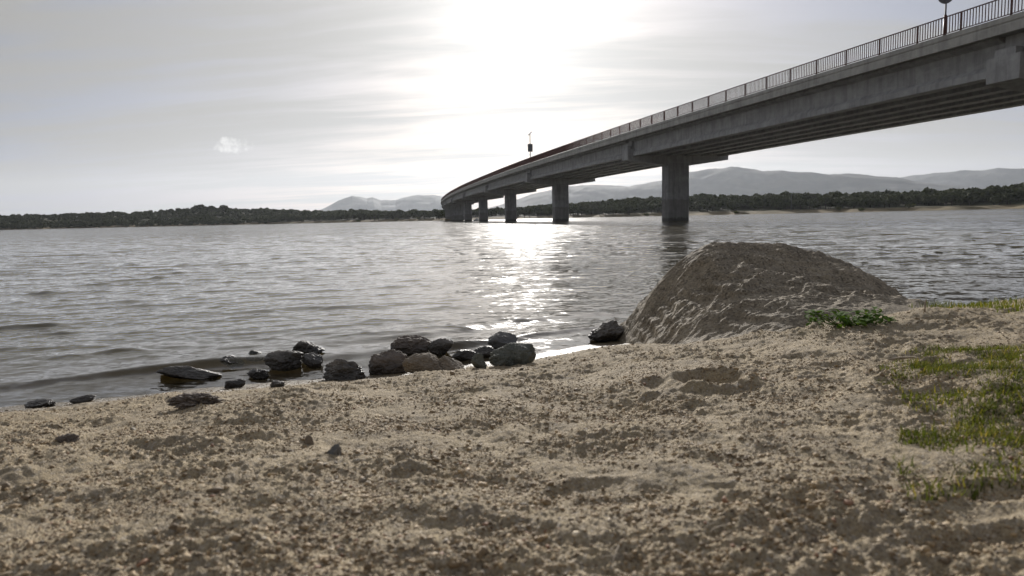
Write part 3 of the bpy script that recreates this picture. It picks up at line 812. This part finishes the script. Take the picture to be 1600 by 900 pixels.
# signs standing on the deck
def find_s(px, u):
    best = min((abs(((p := bridge_at(s, u, ZD)[0]) - Vector((0, 0, CAMZ))).dot(r_) / (p - Vector((0, 0, CAMZ))).dot(f_) * FPX + 800 - px), s) for s in np.arange(40, 400, .25) if (bridge_at(s, u)[0]).y > 5)
    return best[1]
s = find_s(1473.5, -6.75); c, t, nrm = bridge_at(s, -6.72, ZD)
rs = empty('road_sign', c); tag(rs, 'round road sign seen from behind on the near bridge railing', 'road sign')
m = MB(); m.tube([(0, 0, 0), (0, 0, 2.85)], .05, 10); m.build('pole', STEEL, rs, True)
m = MB(); m.tube([(0, 0, 0), (0, 0, 1.25)], .085, 10); m.build('pole_sleeve', RAILM, rs, True)
m = MB(); ctr = Vector((0, 0, 2.36)); fd = (t * .93 + nrm * .36).normalized()
m.tube([ctr + fd * .065, ctr + fd * .085], .45, 36); m.tube([ctr + fd * .055, ctr + fd * .0649], .42, 36); dsk = m.build('sign_disc', SIGNBACK, rs)
m = MB(); m.box(ctr + fd * .05 + Vector((0, 0, .15)), (.6, .02, .05), Vector((-fd.y, fd.x, 0)), fd); m.box(ctr + fd * .05 - Vector((0, 0, .15)), (.6, .02, .05), Vector((-fd.y, fd.x, 0)), fd)
m.build('bracket', STEEL, rs)
s = find_s(828, -6.6); c, t, nrm = bridge_at(s, -6.5, 10.53)
so = empty('solar_sign', c); tag(so, 'solar powered sign on a tall pole on the far part of the bridge', 'road sign')
m = MB(); m.tube([(0, 0, 0), (0, 0, 5.9)], .075, 8); m.build('pole', STEEL, so, True)
m = MB(); m.box((0, -.16, 3.35), (.92, .16, 1.45)); m.box((0, -.25, 3.35), (.82, .02, 1.35)); m.build('sign_box', SIGNBACK, so)
m = MB(); ax = Vector((.74, 0, .67)); m.box((.02, 0, 6.0), (.95, .7, .10), ax, (0, 1, 0), ax.cross(Vector((0, 1, 0)))); m.build('solar_panel', PANEL, so)

# ------------------------------------------------------------------ far shore
PXS = np.array([-900, -300, 0, 200, 330, 420, 500, 600, 690, 760, 860, 960, 1100, 1250, 1400, 1600, 1900, 2600])
def az_of(px): d = ray(px, 340); return math.atan2(d.x, d.y)
AZ = np.array([az_of(p) for p in PXS])
R0 = np.array([900, 860, 800, 760, 720, 690, 650, 580, 505, 505, 490, 460, 430, 425, 420, 415, 410, 420.])
HH = np.array([9, 10, 12.5, 14, 17, 13, 9.0, 6.5, 3.0, 3.0, 6.0, 8.2, 9.0, 7.2, 6.4, 7.6, 9, 9.])
RISE = np.array([260, 260, 240, 240, 230, 220, 200, 170, 150, 140, 130, 120, 110, 110, 110, 110, 110, 110.])
def r0_of(az): return np.interp(az, AZ, R0) + 6 * np.sin(az * 63) + 3 * np.sin(az * 171 + 1)
def far_z(az, rr):
    q = rr - r0_of(az); h = np.interp(az, AZ, HH); ri = np.interp(az, AZ, RISE)
    z = np.where(q < 0, q * .06, 1.5 * sstep(0, 16, q) + (h - 1.5) * sstep(8, ri, q))
    z = z + .5 * pnoise(rr * np.sin(az) * .03, rr * np.cos(az) * .03, 2) * sstep(10, 60, q)
    return z
m, nt = mat('far_ground'); n = N(nt); p = n.pos()
q_ = n.attr('inland')
c = n.mix(n.rng(n.noise(p, .05, 5, .6), .4, .6), C4((.21, .165, .095)), C4((.13, .11, .06)))
c = n.mix(n.rng(q_, .0, 1.0), c, n.mix(n.rng(n.noise(p, .03, 4, .6), .4, .62), C4((.055, .052, .03)), C4((.035, .04, .02))))
n.out(n.principled(c, .95, None, spec=.1)); FARG = m
az = np.linspace(AZ[0], AZ[-1], 700); q = np.concatenate([np.linspace(-25, 60, 60), np.linspace(70, 500, 50), np.geomspace(520, 2500, 14)])
qq, aa = np.meshgrid(q, az, indexing='ij'); rr = r0_of(aa) + qq
Z = far_z(aa, rr)
me = np_mesh('far_shore', np.stack([rr * np.sin(aa), rr * np.cos(aa), Z], -1).reshape(-1, 3), grid_faces(len(q), len(az)), FARG, True)
f_attr(me, 'inland', sstep(14, 40, qq))
tag(link('far_shore', me), 'low wooded far shore with a strip of dry grass', kind='structure')

def mountain(name, prof, dist, depth, label, mt, seed):
    P = [elev_z(px, py, dist) for px, py in prof]
    za = np.array([p[1] for p in P]); zh = np.array([p[0] for p in P])
    a = np.linspace(za[0], za[-1], 420); v = np.linspace(-1, 1.2, 60)
    vv, aa = np.meshgrid(v, a, indexing='ij')
    h = np.interp(aa, za, zh)
    rr = dist + vv * depth
    xx, yy = rr * np.sin(aa), rr * np.cos(aa)
    env = np.where(vv < 0, 1 - np.abs(vv) ** 1.3, 1 - np.abs(vv / 1.25) ** 1.5)
    sp = 1 - np.abs(fbm(xx / 700, yy / 700, seed, 4))
    z = h * env * (1 + .22 * (sp - .75) * np.clip(np.abs(vv) * 3, 0, 1)) + h * .018 * fbm(aa * 60, vv * 3, seed, 4) - 3
    z = np.maximum(z, -3)
    me = np_mesh(name, np.stack([xx, yy, z], -1).reshape(-1, 3), grid_faces(len(v), len(a)), mt, True)
    return tag(link(name, me), label, kind='structure')
m, nt = mat('mountain_scrub'); n = N(nt); p = n.pos()
c = n.mix(n.rng(n.noise(p, .004, 6, .65), .4, .62), C4((.04, .045, .042)), C4((.075, .075, .062)))
n.out(n.principled(c, .95, None, spec=.1)); MTN = m
mountain('mountains', [(440, 345), (505, 326), (530, 312), (550, 305.5), (565, 307), (573, 309), (583, 307.5), (595, 312), (618, 312), (635, 307), (655, 304), (680, 304), (700, 308), (720, 318), (760, 335)], 7200, 900, 'pale hazy mountains left of the bridge', MTN, 1)
mountain('mountains', [(700, 338), (780, 320), (830, 303), (880, 291), (926, 288), (960, 289), (983, 290), (1010, 286), (1033, 281), (1078, 268), (1110, 263), (1140, 260), (1165, 261.5), (1195, 266), (1230, 266), (1245, 267), (1290, 271), (1340, 271), (1370, 275), (1400, 276), (1430, 283), (1480, 288), (1540, 293), (1600, 296), (1800, 300), (2200, 312)], 5600, 900, 'long grey mountain ridge behind the bridge at the right', MTN, 2)
mountain('mountains', [(1330, 300), (1380, 281), (1430, 273), (1470, 269), (1500, 266), (1540, 265), (1560, 262), (1600, 263), (1700, 258), (1850, 270), (2200, 300)], 8200, 900, 'farther pale mountain ridge at the right edge', MTN, 3)

# ------------------------------------------------------------------ trees on the far shore
def crown_mesh(name, m, seed, n=620, wide=1.0, leaf=.42):
    g = np.random.default_rng(seed)
    blobs = []
    for k in range(g.integers(6, 10)):
        a = g.random() * 6.283; rr = 2.6 * wide * g.random() ** .6
        blobs.append((math.cos(a) * rr, math.sin(a) * rr, 3.1 + 2.3 * g.random() * (1 - .25 * rr / 2.6), 1.1 + .9 * g.random()))
    blobs.append((0, 0, 4.4, 2.0))
    B = np.array(blobs); pk = g.choice(len(B), n, p=(B[:, 3] ** 2) / (B[:, 3] ** 2).sum())
    d = g.normal(size=(n, 3)); d /= np.linalg.norm(d, axis=1)[:, None]
    rad = B[pk, 3] * (.55 + .5 * g.random(n) ** .6)
    c = B[pk, :3] + d * rad[:, None] * np.array([1.05, 1.05, .8])
    nn = d + .7 * g.normal(size=(n, 3)); nn /= np.linalg.norm(nn, axis=1)[:, None]
    t = np.cross(nn, g.normal(size=(n, 3))); t /= np.linalg.norm(t, axis=1)[:, None]; b = np.cross(nn, t)
    sz = (leaf * (.6 + .9 * g.random(n)))[:, None]
    V = np.stack([c - t * sz - b * sz * .6, c + t * sz * .9 - b * sz * .7, c + t * sz * .8 + b * sz * .7, c - t * sz * .7 + b * sz * .8], 1)
    return V.reshape(-1, 3), np.arange(n * 4).reshape(-1, 4)
def trunk_mesh(seed):
    g = np.random.default_rng(seed); t = MB()
    t.tube([(0, 0, -.6), (.05, .03, 1.0), (.1, 0, 2.4), (.05, .1, 4.0)], [.34, .27, .22, .1], 7)
    for k in range(4):
        a = k * 1.6 + g.random(); L = 1.6 + g.random()
        t.tube([(.08, 0, 1.7 + .2 * k), (math.cos(a) * L * .5, math.sin(a) * L * .5, 2.8 + .2 * k), (math.cos(a) * L, math.sin(a) * L, 3.7 + .2 * k)], [.15, .1, .05], 5)
    return t.mesh('trunk', BARK)
OAKV = [(np_mesh('crown', *crown_mesh('crown', OAK, 100 + k, 620, .85 + .12 * (k % 4)), OAK), trunk_mesh(200 + k)) for k in range(7)]
def oak(x, y, z, s, rz, k, label, group, sz=None):
    root = empty('holm_oak', (x, y, z), rz); root.scale = (s, s, sz or s)
    c, t = OAKV[k % len(OAKV)]
    link('crown', c, root); link('trunk', t, root)
    return tag(root, label, 'tree', group)
tr = np.random.default_rng(77)
# front rows as single trees
cnt = 0
stretch = [((792, 1000), 60, 10, 60, 'dark rounded oak in the front row on the shore behind the bridge piers', 'oaks behind the bridge piers'),
           ((1000, 1640), 130, 24, 75, 'dark rounded holm oak in the front row along the dry right far shore', 'oaks along the right far shore'),
           ((430, 715), 62, 10, 60, 'rounded oak in the front row on the left far shore below the pale mountains', 'oaks on the left shore near the bridge')]
for (p0, p1), nn, q0, q1, lab, grp in stretch:
    for i in range(nn):
        px = p0 + (p1 - p0) * (i + .9 * tr.random()) / nn
        a = az_of(px); d = float(r0_of(a)) + q0 + (q1 - q0) * tr.random() ** 1.6
        if 690 < px < 716: d += 25
        s = .58 + .6 * tr.random()
        oak(d * math.sin(a), d * math.cos(a), float(far_z(np.array(a), np.array(d))) - .2, s, tr.random() * 6.28, int(tr.integers(7)), lab, grp, s * (.85 + .3 * tr.random()))
for i, px in enumerate((281, 306, 312, 322, 331, 352)):
    a = az_of(px); d = float(r0_of(a)) + 190
    oak(d * math.sin(a), d * math.cos(a), float(far_z(np.array(a), np.array(d))), 1.15 + .2 * (i % 3), i * 1.3, i, 'taller tree standing out on the crest of the low hill at the left', 'tall trees on the hill crest')
# the wood behind: one mass
Vs, Fs = [], []; off = 0
low = [crown_mesh('c', OAK, 300 + k, 150, .9 + .1 * (k % 3), .85) for k in range(6)]
def wood(p0, p1, n, q0, q1, s0, s1, pw=1.0):
    global off
    for i in range(n):
        px = p0 + (p1 - p0) * tr.random(); a = az_of(px)
        q = q0 + (q1 - q0) * tr.random() ** pw; d = float(r0_of(a)) + q
        v, f = low[int(tr.integers(6))]; s = s0 + (s1 - s0) * tr.random(); ang = tr.random() * 6.28
        x = v[:, 0] * math.cos(ang) - v[:, 1] * math.sin(ang); y = v[:, 0] * math.sin(ang) + v[:, 1] * math.cos(ang)
        z0 = float(far_z(np.array(a), np.array(d)))
        Vs.append(np.stack([x * s + d * math.sin(a), y * s + d * math.cos(a), v[:, 2] * s * (.85 + .3 * tr.random()) + z0 - .6], -1)); Fs.append(f + off); off += len(v)
wood(-500, 430, 2400, 4, 330, .55, 1.0)
wood(-500, 430, 260, 2, 16, .4, .75)
wood(400, 720, 620, 30, 230, .7, 1.05)
wood(720, 1000, 420, 40, 170, .75, 1.1)
wood(980, 1900, 1150, 45, 190, .75, 1.15)
me = np_mesh('wood', np.vstack(Vs), np.vstack(Fs), OAK)
tag(link('wood', me), 'dense dark oak wood covering the far shore behind the front trees', 'wood', kind='stuff')
# shrubs at the waterline
sv = [np_mesh('foliage', *crown_mesh('f', SCRUB, 400 + k, 320, .9, .35), SCRUB) for k in range(3)]
for i, px in enumerate((1345, 1311, 1420, 1150, 620, 585, 560, 655, 470, 1010)):
    a = az_of(px); d = float(r0_of(a)) + 5 + 4 * (i % 3); s = .42 + .1 * (i % 3)
    o = link('shrub', sv[i % 3]); o.location = (d * math.sin(a), d * math.cos(a), float(far_z(np.array(a), np.array(d))) - s * 1.9); o.scale = (s * 1.5, s * 1.5, s)
    tag(o, 'low olive green shrub at the water edge of the far shore', 'shrub', 'shrubs on the far shore')
a = az_of(1236); d = float(r0_of(a)) + 14; z0 = float(far_z(np.array(a), np.array(d)))
up = empty('utility_pole', (d * math.sin(a), d * math.cos(a), z0)); tag(up, 'thin pale pole standing before the oaks on the right far shore', 'pole')
m = MB(); m.tube([(0, 0, -.5), (0, 0, 9.5)], [.16, .10], 8); m.build('mast', STEEL, up, True)
m = MB(); m.box((0, 0, 9.1), (1.4, .1, .1)); m.build('crossarm', STEEL, up)
# small craft between the far piers
b = at_z(746, 347.3, 0.0); b = Vector((b.x, b.y, 0)).normalized() * 262
bo = empty('boat', (b.x, b.y, 0)); tag(bo, 'tiny pale boat on the water between two far bridge piers', 'boat')
vs = []; prof = [(-1.5, .5, .0), (-.8, .62, .0), (.4, .6, .0), (1.3, .3, .1), (1.8, .02, .2)]
for x, w, lift in prof: vs += [(x, -w, .55 + lift), (x, -w * .55, -.15), (x, w * .55, -.15), (x, w, .55 + lift)]
m = MB(); fs = [(4 * i + j, 4 * i + j + 1, 4 * i + j + 5, 4 * i + j + 4) for i in range(4) for j in range(3)] + [(3, 2, 1, 0)] + [(4 * i + 3, 4 * i, 4 * i + 4, 4 * i + 7) for i in range(4)]
m.add(vs, fs); m.build('hull', WHITE, bo)
m = MB(); m.box((-.2, 0, .80), (1.0, .7, .48)); m.build('cabin', WHITE, bo)

# ------------------------------------------------------------------ haze
hz = MB(); hz.box((0, 3800, 356), (19000, 14400, 724)); 
m, nt = mat('haze'); n = N(nt)
pv = n.new('ShaderNodeVolumePrincipled')
pv.inputs['Color'].default_value = (.86, .92, 1.0, 1); pv.inputs['Density'].default_value = HAZE_D = 3.8e-5
pv.inputs['Anisotropy'].default_value = .45
n.out(None, pv.outputs[0])
tag(hz.build('haze', m), 'pale haze in the air over the lake', 'haze', kind='stuff')

# ------------------------------------------------------------------ sky and sun
SUN_PX, SUN_PY = 815, -10
sd = ray(SUN_PX, SUN_PY).normalized()
EL, ROT = math.asin(sd.z), math.atan2(sd.x, sd.y)
w = bpy.data.worlds.new('World'); sc.world = w; w.use_nodes = True
nt = w.node_tree; nt.nodes.clear(); n = N(nt)
sky = n.new('ShaderNodeTexSky', sky_type='NISHITA'); sky.sun_disc = False
sky.sun_elevation = EL; sky.sun_rotation = ROT; sky.dust_density = 2.0; sky.air_density = 1.0
dirv = n.vmath('NORMALIZE', n.new('ShaderNodeTexCoord').outputs['Generated'])
sx = n.new('ShaderNodeSeparateXYZ'); nt.links.new(dirv, sx.inputs[0])
zc = n.math('ADD', n.math('MAXIMUM', sx.outputs[2], 0.0), .10)
cv = n.new('ShaderNodeCombineXYZ'); n.put(cv.inputs[0], n.math('DIVIDE', sx.outputs[0], zc)); n.put(cv.inputs[1], n.math('DIVIDE', sx.outputs[1], zc))
cp = n.map(cv.outputs[0], scale=(.55, 1.5, 1), rot=(0, 0, R(12)), loc=(3.3, 1.2, 0))
warp = n.vmath('SCALE', n.vmath('SUBTRACT', n.noise(cp, .9, 3, .5, 'Color'), (.5, .5, .5)), scale=.7)
cp2 = n.vmath('ADD', cp, warp)
cl = n.math('ADD', n.math('MULTIPLY', n.noise(cp2, .8, 4, .55), .7), n.math('MULTIPLY', n.noise(n.map(cp2, scale=(.8, 2.2, 1)), 1.7, 6, .6), .3))
veil = n.rng(cl, .37, .60, .05, 1.0, True)
cosn = n.math('MAXIMUM', n.vmath('DOT_PRODUCT', dirv, tuple(sd)), 0.0)
glow = n.math('ADD', n.math('MULTIPLY', n.math('POWER', cosn, 60), 3.4), n.math('MULTIPLY', n.math('POWER', cosn, 9), 1.8))
glow = n.math('ADD', glow, n.math('MULTIPLY', n.math('POWER', cosn, 420), 3.0))
veil = n.math('MULTIPLY', veil, n.rng(n.math('ADD', n.math('MULTIPLY', sx.outputs[0], .75), n.math('MULTIPLY', sx.outputs[2], .7)), .42, .85, 1.0, .4, True))
base = n.math('ADD', 3.05, glow)
cb = n.new('ShaderNodeCombineColor'); n.put(cb.inputs[0], n.math('MULTIPLY', base, 1.0)); n.put(cb.inputs[1], n.math('MULTIPLY', base, .985)); n.put(cb.inputs[2], n.math('MULTIPLY', base, .955))
skyc = n.vmath('SCALE', sky.outputs[0], scale=1.0)
gl3 = n.new('ShaderNodeCombineXYZ'); gg = n.math('MULTIPLY', glow, 1.0)
for i_ in range(3): n.put(gl3.inputs[i_], gg)
blue = n.vmath('ADD', n.vmath('ADD', n.vmath('SCALE', skyc, scale=.12), (1.75, 1.98, 2.75)), gl3.outputs[0])
colr = n.mix(veil, blue, cb.outputs[0])
# the one small cloud
cd = ray(363, 227).normalized(); cr = cd.cross(Vector((0, 0, 1))).normalized(); cu = cr.cross(cd)
du = n.math('DIVIDE', n.vmath('DOT_PRODUCT', dirv, tuple(cr)), .026); dv = n.math('DIVIDE', n.vmath('DOT_PRODUCT', dirv, tuple(cu)), .0115)
d2 = n.math('ADD', n.math('MULTIPLY', du, du), n.math('MULTIPLY', dv, dv))
infront = n.math('GREATER_THAN', n.vmath('DOT_PRODUCT', dirv, tuple(cd)), .9)
cm = n.rng(n.math('ADD', n.math('MULTIPLY', d2, -.5), n.math('MULTIPLY', n.noise(dirv, 75, 6, .6), 1.6)), .32, .95, 0, .9, True)
cm = n.math('MULTIPLY', cm, infront)
colr = n.mix(cm, colr, (7.4, 7.3, 7.1, 1))
bg = n.new('ShaderNodeBackground'); n.put(bg.inputs['Color'], colr); bg.inputs['Strength'].default_value = .1
wo = n.new('ShaderNodeOutputWorld'); nt.links.new(bg.outputs[0], wo.inputs['Surface'])

sl = bpy.data.lights.new('sun', 'SUN'); sl.energy = 5.0; sl.angle = R(.53); sl.color = (1.0, .955, .90)
so_ = bpy.data.objects.new('sun', sl); COL.objects.link(so_); so_.location = (0, 0, 50)
so_.rotation_euler = sd.to_track_quat('Z', 'Y').to_euler()

sc.view_settings.view_transform = 'Standard'; sc.view_settings.look = 'None'
sc.view_settings.exposure = 0.16; sc.view_settings.gamma = 1.0
import time
sc.render.engine = 'CYCLES'
cy = sc.cycles
cy.use_denoising = True; cy.max_bounces = 6; cy.diffuse_bounces = 2; cy.glossy_bounces = 3; cy.transparent_max_bounces = 8; cy.volume_bounces = 0
cy.sample_clamp_indirect = 4.0; cy.sample_clamp_direct = 4.0; cy.caustics_reflective = True; cy.blur_glossy = .5; cy.caustics_refractive = False
